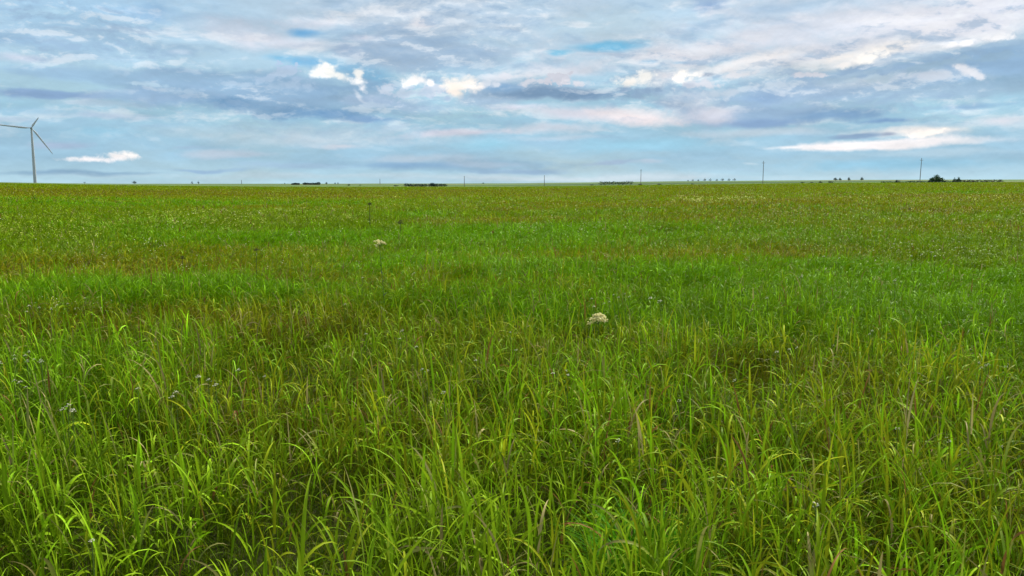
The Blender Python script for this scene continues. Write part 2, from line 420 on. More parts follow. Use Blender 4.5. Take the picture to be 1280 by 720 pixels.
def on_ground(px, py, z=0.0):
    """where the ray through a pixel meets height z above the meadow"""
    a, b, c = pix_dir(px, py)
    s = 2.0
    prev = s
    while s < 6000:
        x, y, zz = a * s, b * s, CZ + c * s
        if zz <= float(height(x, y)) + z:
            lo, hi = prev, s
            for _ in range(30):
                m = (lo + hi) / 2
                if CZ + c * m <= float(height(a * m, b * m)) + z: hi = m
                else: lo = m
            return a * hi, b * hi
        prev = s; s *= 1.02
    return a * 200, b * 200

def on_ground_many(px, py, z):
    px = np.asarray(px, float); py = np.asarray(py, float)
    a, b = (px - 640.0) / F, (360.0 - py) / F
    dy = math.cos(PITCH) + b * math.sin(PITCH); dz = -math.sin(PITCH) + b * math.cos(PITCH)
    S = np.geomspace(2, 260, 160)
    best = np.full(px.shape, 230.0); done = np.zeros(px.shape, bool)
    for s_ in S:
        hit = (~done) & (CZ + dz * s_ <= height(a * s_, dy * s_) + z)
        best[hit] = s_; done |= hit
    return a * best, dy * best

def at_range(px, dist):
    a, b, c = pix_dir(px, 229)
    s = dist / b
    return a * s, dist

def new_mesh(name, verts, faces, mat=None, parent=None, smooth=False, colour=None):
    me = bpy.data.meshes.new(name)
    v = np.asarray(verts, np.float32).reshape(-1, 3)
    f = np.asarray(faces, np.int32)
    me.vertices.add(len(v)); me.vertices.foreach_set('co', v.ravel())
    k = f.shape[1]
    me.loops.add(f.size); me.loops.foreach_set('vertex_index', f.ravel())
    me.polygons.add(len(f)); me.polygons.foreach_set('loop_start', np.arange(0, f.size, k, dtype=np.int32))
    me.polygons.foreach_set('loop_total', np.full(len(f), k, np.int32))
    if smooth: me.polygons.foreach_set('use_smooth', np.ones(len(f), bool))
    me.update(calc_edges=True)
    if colour is not None:
        at = me.color_attributes.new('tint', 'FLOAT_COLOR', 'POINT')
        c4 = np.ones((len(v), 4), np.float32); c4[:, :3] = colour
        at.data.foreach_set('color', c4.ravel())
    if mat: me.materials.append(mat)
    o = bpy.data.objects.new(name, me)
    col.objects.link(o)
    if parent: o.parent = parent
    return o

def tag(o, label=None, cat=None, group=None, kind=None):
    if label: o['label'] = label
    if cat: o['category'] = cat
    if group: o['group'] = group
    if kind: o['kind'] = kind
    return o

def empty(name, loc, rz=0.0):
    o = bpy.data.objects.new(name, None)
    o.location = loc; o.rotation_euler = (0, 0, rz); o.empty_display_size = .1
    col.objects.link(o)
    return o

def material(name, base, rough=0.7, spec=0.3, noise_amt=0.0, noise_scale=5.0, metal=0.0, trans=0.0, attr=False, var=None):
    m = bpy.data.materials.new(name); m.use_nodes = True
    t = m.node_tree; b = t.nodes['Principled BSDF']
    b.inputs['Roughness'].default_value = rough
    b.inputs['Specular IOR Level'].default_value = spec
    b.inputs['Metallic'].default_value = metal
    if attr:
        src = N(t, 'ShaderNodeAttribute', attribute_name='tint').outputs['Color']
    else:
        rgb = N(t, 'ShaderNodeRGB'); rgb.outputs[0].default_value = (*base, 1); src = rgb.outputs[0]
    if noise_amt:
        tx = N(t, 'ShaderNodeTexCoord'); nz = N(t, 'ShaderNodeTexNoise')
        nz.inputs['Scale'].default_value = noise_scale; nz.inputs['Detail'].default_value = 5
        t.links.new(tx.outputs['Object'], nz.inputs[0])
        mp = N(t, 'ShaderNodeMapRange'); t.links.new(nz.outputs[0], mp.inputs[0])
        mp.inputs['From Min'].default_value = .25; mp.inputs['From Max'].default_value = .75
        mp.inputs['To Min'].default_value = 1 - noise_amt; mp.inputs['To Max'].default_value = 1 + noise_amt
        s = N(t, 'ShaderNodeVectorMath', operation='SCALE')
        t.links.new(src, s.inputs[0]); t.links.new(mp.outputs[0], s.inputs[3]); src = s.outputs[0]
    t.links.new(src, b.inputs['Base Color'])
    if trans:
        tr = N(t, 'ShaderNodeBsdfTranslucent'); t.links.new(src, tr.inputs[0])
        ms = N(t, 'ShaderNodeMixShader'); ms.inputs[0].default_value = trans
        t.links.new(b.outputs[0], ms.inputs[1]); t.links.new(tr.outputs[0], ms.inputs[2])
        t.links.new(ms.outputs[0], t.nodes['Material Output'].inputs[0])
    return m

# ------------------------------------------------------------------ ground
SPOT = {}
def mounds(x, y):
    """tussocky growth: 0.5-2 m clumps of taller grass with hollows between"""
    w = fbm(x * 1.15 + 11, y * 1.15, 91, 3); w2 = fbm(x * 2.9, y * 2.9 + 4, 92, 2)
    a = 1 - np.abs(2 * w - 1) * 2.2
    return np.clip(.25 + .75 * a + .5 * (w2 - .5), 0, 1)
def patch(x, y):
    """vegetation of the meadow: returns (lushness, dryness, tallness) fields 0..1"""
    r = np.hypot(x, y)
    n1 = fbm(x * .16 + 3, y * .16, 21); n2 = fbm(x * .05, y * .05 + 7, 22); n3 = fbm(x * .5, y * .5, 23)
    lush = .75 * sstep(.55, .75, n1 * .6 + n2 * .4)
    dry = sstep(.52, .72, fbm(x * .11 + 40, y * .13, 31) * .6 + fbm(x * .03, y * .03, 32) * .4)
    tall = .12 + .85 * mounds(x, y) + .5 * (n3 - .5) + .4 * (n1 - .5)
    def blob(px, py, wx, wy, soft=1.0):
        if (px, py) not in SPOT: SPOT[(px, py)] = on_ground(px, py, .35)
        cx, cy = SPOT[(px, py)]
        return np.exp(-(((x - cx) / wx) ** 2 + ((y - cy) / wy) ** 2) ** soft)
    for (px, py, wx, wy, a) in LUSH:
        lush = lush + a * blob(px, py, wx, wy, 1.3)
    for (px, py, wx, wy, a) in DRY:
        b = blob(px, py, wx, wy, 1.2); dry = dry + a * b; lush = lush * (1 - .8 * b)
    for (px, py, wx, wy, a) in LUSH:
        b = blob(px, py, wx, wy, 1.3); dry = dry * (1 - .9 * np.clip(a * b, 0, 1)); tall = tall + .45 * a * b
    return np.clip(lush, 0, 1), np.clip(dry, 0, 1), np.clip(tall, .24, 1.5)
# (photo x, photo y, half width m, half depth m, amount)
LUSH = [(60, 350, 2.0, 1.3, 1), (200, 345, 1.8, 1.0, .9), (330, 338, 1.3, .8, .6), (560, 318, 2.6, 2.0, 1), (690, 322, 2.0, 1.2, .8), (740, 298, 3.5, 1.5, .8),
        (400, 287, 4.5, 3, .8), (990, 314, 1.6, .8, .9), (880, 328, 1.0, .7, .7), (860, 275, 7, 5, .6), (120, 250, 18, 12, .5),
        (600, 350, 1.0, .8, .6), (700, 375, 1.0, .8, .7), (20, 500, .8, .9, .8), (640, 480, 1.4, .8, .5), (950, 255, 14, 10, .3), (760, 245, 20, 15, .4), (1240, 360, 1.5, 1.2, .5), (100, 425, 1.5, .8, .5)]
DRY = [(830, 305, 3.2, 2.2, .9), (700, 310, 1.2, 1.0, .5), (110, 318, 4.0, 1.6, .7), (300, 300, 3, 1.6, .5), (200, 372, 2.0, 1.0, .6), (1000, 300, 2, 1.3, .4),
       (400, 385, 1.8, .8, .5), (1130, 275, 7, 4, .5), (300, 240, 60, 22, .5), (60, 238, 40, 20, .6), (960, 430, .8, .6, .5), (690, 400, .8, .5, .5), (1050, 480, .6, .5, .5), (1150, 245, 30, 14, .5), (720, 236, 60, 25, .4)]

C_MID = np.array([.084, .185, .001]); C_YEL = np.array([.165, .240, .003]); C_LUSH = np.array([.105, .245, .001])
C_OLIVE = np.array([.188, .188, .003]); C_STRAW = np.array([.40, .34, .13]); C_BROWN = np.array([.13, .065, .02]); C_EMER = np.array([.055, .200, .003])

nr_, na_ = 190, 420
rr = np.concatenate([[0], np.geomspace(.6, 9000, nr_)])
t_ = np.linspace(-1, 1, na_, endpoint=False)
aa = np.pi * (0.35 * t_ + 0.65 * t_ ** 3)
Rg, Ag = np.meshgrid(rr, aa, indexing='ij')
X = Rg * np.sin(Ag); Y = Rg * np.cos(Ag); Z = height(X, Y)
verts = np.stack([X, Y, Z], -1).reshape(-1, 3)
i, j = np.meshgrid(np.arange(nr_), np.arange(na_), indexing='ij')
j2 = (j + 1) % na_
faces = np.stack([i * na_ + j, (i + 1) * na_ + j, (i + 1) * na_ + j2, i * na_ + j2], -1).reshape(-1, 4)

gm = bpy.data.materials.new('meadow_ground'); gm.use_nodes = True
t = gm.node_tree; b = t.nodes['Principled BSDF']; b.inputs['Roughness'].default_value = .95; b.inputs['Specular IOR Level'].default_value = .1
geo = N(t, 'ShaderNodeNewGeometry')
def gnoise(sc, detail, loc=(0, 0, 0), rough=.55):
    m = N(t, 'ShaderNodeMapping'); m.inputs['Scale'].default_value = sc; m.inputs['Location'].default_value = loc
    t.links.new(geo.outputs['Position'], m.inputs[0])
    n = N(t, 'ShaderNodeTexNoise'); n.inputs['Scale'].default_value = 1; n.inputs['Detail'].default_value = detail
    n.inputs['Roughness'].default_value = rough
    t.links.new(m.outputs[0], n.inputs[0]); return n.outputs[0]
def gramp(src, stops):
    r = N(t, 'ShaderNodeValToRGB'); t.links.new(src, r.inputs[0])
    r.color_ramp.elements[0].position = stops[0][0]; r.color_ramp.elements[0].color = (*stops[0][1], 1)
    r.color_ramp.elements[1].position = stops[-1][0]; r.color_ramp.elements[1].color = (*stops[-1][1], 1)
    for p_, c_ in stops[1:-1]:
        e = r.color_ramp.elements.new(p_); e.color = (*c_, 1)
    return r.outputs[0]
def gmix(f, a_, b_):
    m = N(t, 'ShaderNodeMix', data_type='RGBA'); t.links.new(f, m.inputs[0]); t.links.new(a_, m.inputs[6]); t.links.new(b_, m.inputs[7]); return m.outputs[2]
soil = gramp(gnoise((3, 3, 3), 8), [(.3, (.018, .022, .006)), (.5, (.030, .035, .009)), (.7, (.045, .034, .016))])
mead = gramp(gnoise((.05, .05, .05), 8, (4, 2, 0), .65), [(.3, (.07, .13, .010)), (.45, (.11, .145, .012)), (.58, (.14, .155, .014)), (.72, (.16, .13, .03))])
far1 = gramp(gnoise((.0012, .0030, .001), 3, (1.3, 4.2, 0), .4), [(.34, (.04, .08, .02)), (.44, (.07, .13, .035)), (.52, (.11, .18, .05)), (.58, (.14, .12, .06)), (.66, (.06, .11, .03))])
dist = N(t, 'ShaderNodeVectorMath', operation='LENGTH'); t.links.new(geo.outputs['Position'], dist.inputs[0])
def dmask(a_, b_):
    m = N(t, 'ShaderNodeMapRange'); t.links.new(dist.outputs['Value'], m.inputs[0]); m.inputs['From Min'].default_value = a_; m.inputs['From Max'].default_value = b_; return m.outputs[0]
c1 = gmix(dmask(15, 60), soil, mead); c2 = gmix(dmask(330, 600), c1, far1)
t.links.new(c2, b.inputs['Base Color'])
bp = N(t, 'ShaderNodeBump'); bp.inputs['Strength'].default_value = .6; bp.inputs['Distance'].default_value = .05
t.links.new(gnoise((8, 8, 8), 6), bp.inputs['Height']); t.links.new(bp.outputs[0], b.inputs['Normal'])
ground = new_mesh('ground', verts, faces, gm, smooth=True)
tag(ground, kind='structure')

# ------------------------------------------------------------------ grass
def blades(bx, by, bz, phi, th0, th1, L, w, pw, n, colour, tipc, fold=0.0, twist=None):
    """strips: arrays per blade -> verts, quads, colours. n segments; fold>0 gives a centre rib"""
    m = len(bx)
    cx = bx.copy(); cy = by.copy(); cz = bz.copy()
    dx, dy = np.cos(phi), np.sin(phi)
    if twist is None: twist = np.zeros(m)
    across = 3 if fold > 0 else 2
    V = np.zeros((m, n + 1, across, 3), np.float32); C = np.zeros((m, n + 1, across, 3), np.float32)
    for i in range(n + 1):
        tt = i / n
        th = th0 + (th1 - th0) * tt ** pw
        if i > 0:
            tm = (i - .5) / n; thm = th0 + (th1 - th0) * tm ** pw
            s_ = L / n
            cx = cx + s_ * np.sin(thm) * dx; cy = cy + s_ * np.sin(thm) * dy; cz = cz + s_ * np.cos(thm)
        tx, ty, tz = np.sin(th) * dx, np.sin(th) * dy, np.cos(th)
        sx, sy, sz = -dy, dx, np.zeros(m)
        nx, ny, nz = ty * sz - tz * sy, tz * sx - tx * sz, tx * sy - ty * sx
        tw = twist * tt
        ax, ay, az_ = sx * np.cos(tw) + nx * np.sin(tw), sy * np.cos(tw) + ny * np.sin(tw), sz * np.cos(tw) + nz * np.sin(tw)
        prof = (.55 + .45 * min(1, tt * 3.3)) * (1 - tt ** 2.6) + .02
        hw = w * .5 * prof
        P0 = np.stack([cx, cy, cz], -1); A = np.stack([ax, ay, az_], -1) * hw[:, None]
        V[:, i, 0] = P0 - A; V[:, i, -1] = P0 + A
        if across == 3:
            Nn = np.stack([nx, ny, nz], -1); V[:, i, 1] = P0 - Nn * (hw * fold)[:, None]
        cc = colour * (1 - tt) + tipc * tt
        for a_ in range(across): C[:, i, a_] = cc * (1.12 if across == 3 and a_ == 1 else 1.0)
    idx = np.arange(m)[:, None, None] * ((n + 1) * across)
    ii = np.arange(n)[None, :, None]; kk = np.arange(across - 1)[None, None, :]
    q0 = idx + ii * across + kk
    Q = np.stack([q0, q0 + 1, q0 + across + 1, q0 + across], -1).reshape(-1, 4)
    return V.reshape(-1, 3), Q, C.reshape(-1, 3)

class Pile:
    def __init__(s): s.v = []; s.q = []; s.c = []; s.n = 0
    def add(s, vqc):
        v, q, c = vqc; s.v.append(v); s.q.append(q + s.n); s.c.append(c); s.n += len(v)
    def build(s, name, mat, parent=None):
        return new_mesh(name, np.concatenate(s.v), np.concatenate(s.q), mat, parent, True, np.concatenate(s.c))

def scatter(r0, r1, dens, half=0.60, side=1.5):
    """points with density dens(r) per m2 in a wedge wider than the view"""
    nb = 24; out = []
    ed = np.geomspace(r0, r1, nb + 1)
    for a_, b_ in zip(ed[:-1], ed[1:]):
        rm = (a_ + b_) / 2
        hf = math.atan(math.tan(half) + side / rm)
        k = int(hf * (b_ * b_ - a_ * a_) * dens(rm))
        r = np.sqrt(rng.uniform(a_ * a_, b_ * b_, k)); a = rng.uniform(-hf, hf, k)
        out.append(np.stack([r * np.sin(a), r * np.cos(a)], -1))
    p = np.concatenate(out)
    return p[:, 0], p[:, 1]

def tint(x, y, kfine=1.0):
    lush, dry, tall = patch(x, y)
    m = len(x); u = rng.random(m)[:, None]
    nf = fbm(x * 1.3, y * 1.3, 51)[:, None]
    base = C_MID * (1 - u) + C_YEL * u
    farb = sstep(14, 70, np.hypot(x, y))[:, None]
    base = base * (.75 + .5 * nf) * (1 + .0 * farb) * (1 - farb * .5) + (C_OLIVE * .45 + C_YEL * .55) * 1.12 * farb * .5 * (.7 + .6 * nf) * 1.25
    # each blade belongs to one kind of grass; the mix of kinds changes over the meadow
    rag = (fbm(x * 1.1, y * 1.1, 77) - .5) * .9
    is_lush = (rng.random(m) < np.clip(lush * 1.15 + rag * lush, 0, .92))[:, None]
    base = np.where(is_lush, C_LUSH * (.8 + .6 * u), base)
    is_dry = (rng.random(m) < np.clip(dry * .85 + rag * dry, 0, .8))[:, None]
    base = np.where(is_dry, C_OLIVE * (.75 + .6 * u) + np.array([.008, .0, .002]) * u, base)
    far = sstep(15, 60, np.hypot(x, y))[:, None]
    return base * (1 + rng.uniform(-.25, .25, (m, 1)) * (1 - .7 * far)), lush, dry, tall

gmat = material('grass_blade', (0, 0, 0), rough=.42, spec=.045, trans=.24, attr=True)
gmat.node_tree.nodes['Principled BSDF'].inputs['Specular Tint'].default_value = (.75, 1.0, .30, 1)
grass = Pile()
wind = lambda x, y: (fbm(x * .6, y * .6, 61) - .5) * 6.0 + .3

def fine_grass(r0, r1, dens, n, wscale, hmul=1.0, per=6, spread=.04, straw=.018):
    cx, cy = scatter(r0, r1, lambda r: dens(r) / per)
    k = fbm(cx * 1.1, cy * 1.1, 71)
    keep = rng.random(len(cx)) < np.clip(.6 + 1.3 * (k - .2), .6, 1)
    cx, cy = cx[keep], cy[keep]
    cphi = wind(cx, cy) + rng.normal(0, .9, len(cx))
    x = np.repeat(cx, per); y = np.repeat(cy, per); cphi = np.repeat(cphi, per)
    m = len(x); r = np.hypot(x, y)
    sp = spread * np.maximum(1, r / 8)
    x = x + rng.normal(0, 1, m) * sp; y = y + rng.normal(0, 1, m) * sp
    c, lush, dry, tall = tint(x, y)
    L = hmul * (1 - .25 * sstep(4.5, 9, r)) * (.20 + .34 * tall) * rng.uniform(.7, 1.2, m)
    w = wscale * rng.uniform(.6, 1.3, m) * np.maximum(.0032, r * .00085)
    phi = cphi + rng.normal(0, .8, m)
    th0 = np.abs(rng.normal(.14, .18, m)); th1 = th0 + np.abs(rng.normal(1.45, .6, m)) + .2
    s = rng.random(m) < straw * (1 + 3 * dry)
    c[s] = C_STRAW * rng.uniform(.3, .75, (s.sum(), 1))
    s = rng.random(m) < straw * .4 * (1 + 4 * dry)
    c[s] = C_BROWN * rng.uniform(.6, 1.4, (s.sum(), 1))
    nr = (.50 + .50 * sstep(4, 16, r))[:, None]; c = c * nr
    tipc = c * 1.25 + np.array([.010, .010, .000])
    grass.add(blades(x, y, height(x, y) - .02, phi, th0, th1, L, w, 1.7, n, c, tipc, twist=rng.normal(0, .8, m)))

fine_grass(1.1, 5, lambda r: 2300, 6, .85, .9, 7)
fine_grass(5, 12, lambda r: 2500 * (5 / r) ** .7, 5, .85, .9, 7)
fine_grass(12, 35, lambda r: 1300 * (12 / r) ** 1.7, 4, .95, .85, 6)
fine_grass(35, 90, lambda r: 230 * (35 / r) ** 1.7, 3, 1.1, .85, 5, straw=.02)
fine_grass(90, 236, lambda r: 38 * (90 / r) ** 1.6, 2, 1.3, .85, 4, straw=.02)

# broad-leaved grass: upright culms with leaves that arch over
def culms(r0, r1, dens, n, fold, wmul=1.0):
    cx, cy = scatter(r0, r1, dens)
    k = fbm(cx * .7 + 9, cy * .7, 81)
    mo = mounds(cx, cy)
    keep = rng.random(len(cx)) < np.clip(.22 + 1.1 * mo * (.4 + k), .2, 1)
    cx, cy = cx[keep], cy[keep]
    c0, lush, dry, tall = tint(cx, cy)
    c0 = (c0 * .75 + C_YEL * .45 + np.array([.0, .015, .004])) * rng.uniform(.55, 1.35, (len(cx), 1))
    m = len(cx); r = np.hypot(cx, cy)
    H = (.20 + .22 * tall) * rng.uniform(.7, 1.25, m) * (1 - .28 * sstep(4.5, 9, r))
    lean = np.abs(rng.normal(.05, .10, m)); lphi = wind(cx, cy) + rng.normal(0, .8, m)
    gz = height(cx, cy)
    dead = rng.random(m) < .025
    c0[dead] = C_STRAW * rng.uniform(.4, .9, (dead.sum(), 1))
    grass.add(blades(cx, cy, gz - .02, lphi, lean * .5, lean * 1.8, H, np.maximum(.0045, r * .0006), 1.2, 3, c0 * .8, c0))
    for lf in range(5):
        u = .30 + .17 * lf + rng.normal(0, .04, m)
        u = np.minimum(u, .98)
        on = rng.random(m) < (.9 if lf > 1 else .6)
        th = lean * (.5 + 1.3 * u)
        x = cx + H * u * np.sin(th * .8) * np.cos(lphi); y = cy + H * u * np.sin(th * .8) * np.sin(lphi); z = gz - .02 + H * u * np.cos(th * .8)
        phi = lphi + lf * 2.6 + rng.normal(0, .7, m)
        L = rng.uniform(.15, .36, m) * (1 - .35 * sstep(5, 10, r)) * (.7 + .4 * tall) * rng.uniform(.7, 1.15, m)
        w = wmul * (.0045 + .0115 * rng.random(m) ** 1.4); w = np.maximum(w, r * .0009)
        th0 = rng.uniform(.10, .45, m); th1 = th0 + np.clip(rng.normal(1.75, .6, m), .3, 3.0)
        if lf == 4: th0 *= .4; th1 = th0 + np.abs(rng.normal(.6, .45, m))
        c = c0 * rng.uniform(.8, 1.25, (m, 1)); tip = c * 1.15 + np.array([.02, .015, .003])
        yt = rng.random(m) < .07; tip[yt] = C_STRAW * rng.uniform(.5, .9, (yt.sum(), 1))
        br = rng.random(m) < .02; c[br] = C_BROWN * 1.3; tip[br] = C_BROWN * 2
        s = on
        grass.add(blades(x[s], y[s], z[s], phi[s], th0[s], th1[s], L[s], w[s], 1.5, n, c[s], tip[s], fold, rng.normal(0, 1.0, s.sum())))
culms(1.15, 4.5, lambda r: 225, 8, .35)
culms(4.5, 14, lambda r: 190 * (4.5 / r) ** 1.5, 6, .3, .9)
culms(14, 40, lambda r: 16 * (14 / r) ** 1.8, 4, 0, .7)
# ragged taller growth scattered further off
culms(40, 120, lambda r: 1.6 * (40 / r) ** 1.4, 3, 0, .8)
g_o = grass.build('meadow_grass', gmat)
tag(g_o, 'long green meadow grass covering the whole field up to the horizon', 'grass', kind='stuff')

# ------------------------------------------------------------------ yellow-flowered weeds in far bands (uncountable specks)
yel = Pile()
def specks(boxes, colour, size):
    for (x0, x1, y0, y1, n) in boxes:
        n = int(n * .8)
        P = np.stack(on_ground_many(rng.uniform(x0, x1, n), rng.uniform(y0, y1, n), .45), -1); m = n
        k = 5
        x = np.repeat(P[:, 0], k); y = np.repeat(P[:, 1], k); r = np.hypot(x, y)
        s = size * r * rng.uniform(.5, 1.1, m * k)
        x = x + rng.normal(0, 1, m * k) * r * .0018; y = y + rng.normal(0, 1, m * k) * r * .004
        z = height(x, y) + rng.uniform(.42, .56, m * k)
        c = np.array(colour) * rng.uniform(.7, 1.15, (m * k, 1))
        yel.add(blades(x, y, z, rng.uniform(0, 6.28, m * k), rng.uniform(.6, 1.4, m * k), rng.uniform(1.2, 1.9, m * k), s * 1.6, s * 1.6, 1, 2, c, c))
specks([(0, 330, 268, 290, 170), (180, 460, 262, 280, 150), (0, 130, 284, 300, 60), (840, 965, 246, 254, 110), (1040, 1280, 246, 256, 35), (330, 700, 244, 262, 50)], (.58, .60, .12), .0009)
specks([(0, 560, 262, 345, 110), (0, 160, 370, 400, 22), (640, 1280, 262, 330, 30), (1090, 1250, 308, 325, 35), (0, 420, 300, 330, 25), (640, 760, 280, 296, 25)], (.78, .76, .46), .0008)
fm = material('petal', (0, 0, 0), rough=.7, spec=.2, trans=.3, attr=True)
yo = yel.build('yellow_weeds', fm)
tag(yo, 'bands of tiny yellow and cream weed flowers speckling the distant meadow', 'weeds', kind='stuff')

# ------------------------------------------------------------------ flowering plants
stem_m = material('flower_stem', (.07, .12, .02), noise_amt=.3, noise_scale=40)
dark_stem_m = material('dry_stem', (.05, .055, .02), noise_amt=.3, noise_scale=40)
cream_m = material('cream_floret', (.95, .90, .50), rough=.8, spec=.2, noise_amt=.04, noise_scale=60, trans=.45)
white_m = material('white_floret', (.95, .93, .76), rough=.8, spec=.2, noise_amt=.04, noise_scale=60, trans=.5)
seed_m = material('seed_head', (.07, .055, .025), rough=.9, noise_amt=.3, noise_scale=60)
leaf_m = material('weed_leaf', (.05, .10, .015), rough=.5, noise_amt=.25, noise_scale=30, trans=.3)

def tube_data(pts, rad, seg=6):
    pts = np.asarray(pts, float); V = []; Fc = []
    for i, p in enumerate(pts):
        d = pts[min(i + 1, len(pts) - 1)] - pts[max(i - 1, 0)]; d /= np.linalg.norm(d) + 1e-9
        a = np.cross(d, [0, 0, 1.0]) if abs(d[2]) < .95 else np.cross(d, [1.0, 0, 0]); a /= np.linalg.norm(a)
        b_ = np.cross(d, a)
        for k in range(seg):
            th = 2 * math.pi * k / seg
            V.append(p + rad[i] * (a * math.cos(th) + b_ * math.sin(th)))
    for i in range(len(pts) - 1):
        for k in range(seg):
            k2 = (k + 1) % seg
            Fc.append((i * seg + k, i * seg + k2, (i + 1) * seg + k2, (i + 1) * seg + k))
    return np.array(V), np.array(Fc)

class MB:
    def __init__(s): s.v = []; s.f = []; s.n = 0
    def add(s, v, f):
        if len(v) == 0: return
        s.v.append(np.asarray(v, float)); s.f.append(np.asarray(f) + s.n); s.n += len(v)
    def tube(s, pts, rad, seg=6): s.add(*tube_data(pts, rad, seg))
    def ball(s, c, r, seg=6, rings=4, sq=1.0, jit=.0):
        V = []; Fc = []
        for i in range(rings + 1):
            ph = math.pi * (i + .02) / (rings + .04)
            for k in range(seg):
                th = 2 * math.pi * k / seg
                rr_ = r * (1 + random.uniform(-jit, jit))
                V.append((c[0] + rr_ * math.sin(ph) * math.cos(th), c[1] + rr_ * math.sin(ph) * math.sin(th), c[2] + rr_ * sq * math.cos(ph)))
        for i in range(rings):
            for k in range(seg):
                k2 = (k + 1) % seg
                Fc.append((i * seg + k, (i + 1) * seg + k, (i + 1) * seg + k2, i * seg + k2))
        s.add(V, Fc)
    def build(s, name, mat, parent=None, smooth=True):
        return new_mesh(name, np.concatenate(s.v), np.concatenate(s.f), mat, parent, smooth)

def flower_plant(px, py, zhead, head_w, label, group=None, mat=None, leafy=False, cat='wildflower', dark=False, lean=0.0, heads=1):
    """umbel-headed plant whose head is seen at (px, py) standing zhead above the ground"""
    x, y = on_ground(px, py, zhead)
    z0 = float(height(x, y))
    root = empty('wildflower' if not dark else 'dry_weed', (x, y, z0))
    tag(root, label, cat, group)
    st = MB(); hd = MB()
    r = math.hypot(x, y); px_m = r / F            # metres per photo pixel there
    sr = max(.002, px_m * (.38 if head_w > .05 else .22))
    top = np.array([lean, 0, zhead - head_w * .4])
    st.tube([(0, 0, -.03), (lean * .3 + random.uniform(-.01, .01), 0, zhead * .45), top], [sr * 1.3, sr, sr * .8], 5)
    nh = max(5, int(9 * heads)) if head_w > .05 else 5
    for k in range(nh):
        th = k * 2.4; q = math.sqrt((k + .5) / nh)
        e = top + np.array([math.cos(th) * q * head_w * .5, math.sin(th) * q * head_w * .5, head_w * (.55 - .45 * q * q) + random.uniform(-.12, .12) * head_w])
        st.tube([top, (top + e) / 2 + np.array([0, 0, -head_w * .05]), e], [sr * .6, sr * .45, sr * .4], 4)
        m_ = 11 if head_w > .05 else 4
        for _ in range(m_):
            hr = head_w * .075 * (1 if head_w > .05 else 1.9)
            o_ = np.array([random.gauss(0, 1), random.gauss(0, 1), random.gauss(0, .7)]) * head_w * .065
            hd.ball(e + o_, hr * random.uniform(.5, 1.0), 5, 3, .7 if head_w > .05 else .35, .3)
    st.build('stem', dark_stem_m if dark else stem_m, root)
    hd.build('flower_head' if not dark else 'seed_head', mat or white_m, root)
    if leafy:
        lf = Pile(); k = 9
        zz = np.linspace(.1, .8, k) * zhead
        lf.add(blades(np.full(k, 0.) + lean * zz / zhead, np.zeros(k), zz, np.arange(k) * 2.4, np.full(k, .6), np.full(k, 1.6), np.full(k, .09) * (1.3 - zz / zhead), np.full(k, .02), 1.2, 4, np.tile([.05, .1, .015], (k, 1)), np.tile([.05, .1, .015], (k, 1))))
        lf.build('leaves', leaf_m, root)
    return root

flower_plant(480, 302, .95, .13, 'tall cream-flowered weed standing above the grass, left of centre', mat=cream_m, leafy=True, lean=-.05)
flower_plant(748, 397, .52, .14, 'large cream flower head, the biggest bloom, right of the meadow centre', mat=cream_m, heads=2)
flower_plant(736, 404, .48, .03, 'small cream bud just left of the largest cream bloom', mat=cream_m)
flower_plant(320, 311, .62, .07, 'dark dry weed with a pale tip, between the tall cream weed and the left side', mat=seed_m, dark=True, cat='weed')
flower_plant(228, 321, .58, .06, 'short dark dry weed, leftmost of the dry weeds', mat=seed_m, dark=True, cat='weed')
flower_plant(462, 254, .9, .14, 'dark dry weed far off, beyond the tall cream-flowered weed', mat=seed_m, dark=True, cat='weed')
flower_plant(500, 277, .52, .16, 'low dark dry weed beyond and right of the tall cream weed', mat=seed_m, dark=True, cat='weed')

ORD = ['leftmost', 'second from left', 'third from left', 'fourth from left', 'fifth from left', 'sixth from left', 'seventh from left', 'eighth from left', 'ninth from left', 'tenth from left',
       'eleventh from left', 'twelfth from left', 'thirteenth from left', 'fourteenth from left', 'fifteenth from left', 'sixteenth from left']
def cluster(points, where, group, w0=.022, z=.50):
    for k, (px, py) in enumerate(sorted(points)):
        name = ORD[k] if k < len(points) - 1 else 'rightmost'
        flower_plant(px, py, z + random.uniform(-.06, .06), w0 * random.uniform(.8, 1.3), name + ' of the ' + where, group, white_m, lean=random.uniform(-.03, .03))
cluster([(14, 444), (20, 448), (35, 439), (37, 444), (36, 451), (42, 449), (50, 452), (55, 450), (4, 453), (18, 475), (24, 477), (27, 483), (74, 511), (80, 506), (88, 513), (93, 512)],
        'tiny white flowers in the clump by the left edge', 'white flowers by the left edge')
cluster([(50, 384), (40, 382), (66, 386), (84, 379), (72, 381), (104, 372), (36, 389)],
        'tiny white flowers in the band above the left-edge clump', 'white flowers of the left band')
cluster([(173, 485), (208, 495), (220, 489), (262, 474), (270, 476), (274, 480), (244, 470), (300, 462)],
        'tiny white flowers in the tall grass left of centre', 'white flowers left of centre')
cluster([(770, 368), (775, 371), (760, 377), (757, 379), (782, 367), (790, 370), (738, 373), (744, 383)],
        'tiny white flowers just behind the largest cream bloom', 'white flowers behind the cream bloom')
cluster([(983, 436), (971, 439), (997, 434), (1095, 413), (1086, 417), (1219, 453), (1232, 456), (1240, 455), (1222, 459), (1252, 458)],
        'tiny white flowers scattered right of the cream bloom', 'white flowers on the right')
cluster([(460, 417), (498, 413), (502, 423), (524, 433), (530, 461), (516, 341), (451, 347), (430, 380), (650, 437), (694, 466), (712, 468), (706, 463), (640, 415), (600, 450)],
        'tiny white flowers in the middle of the meadow', 'white flowers in the middle')
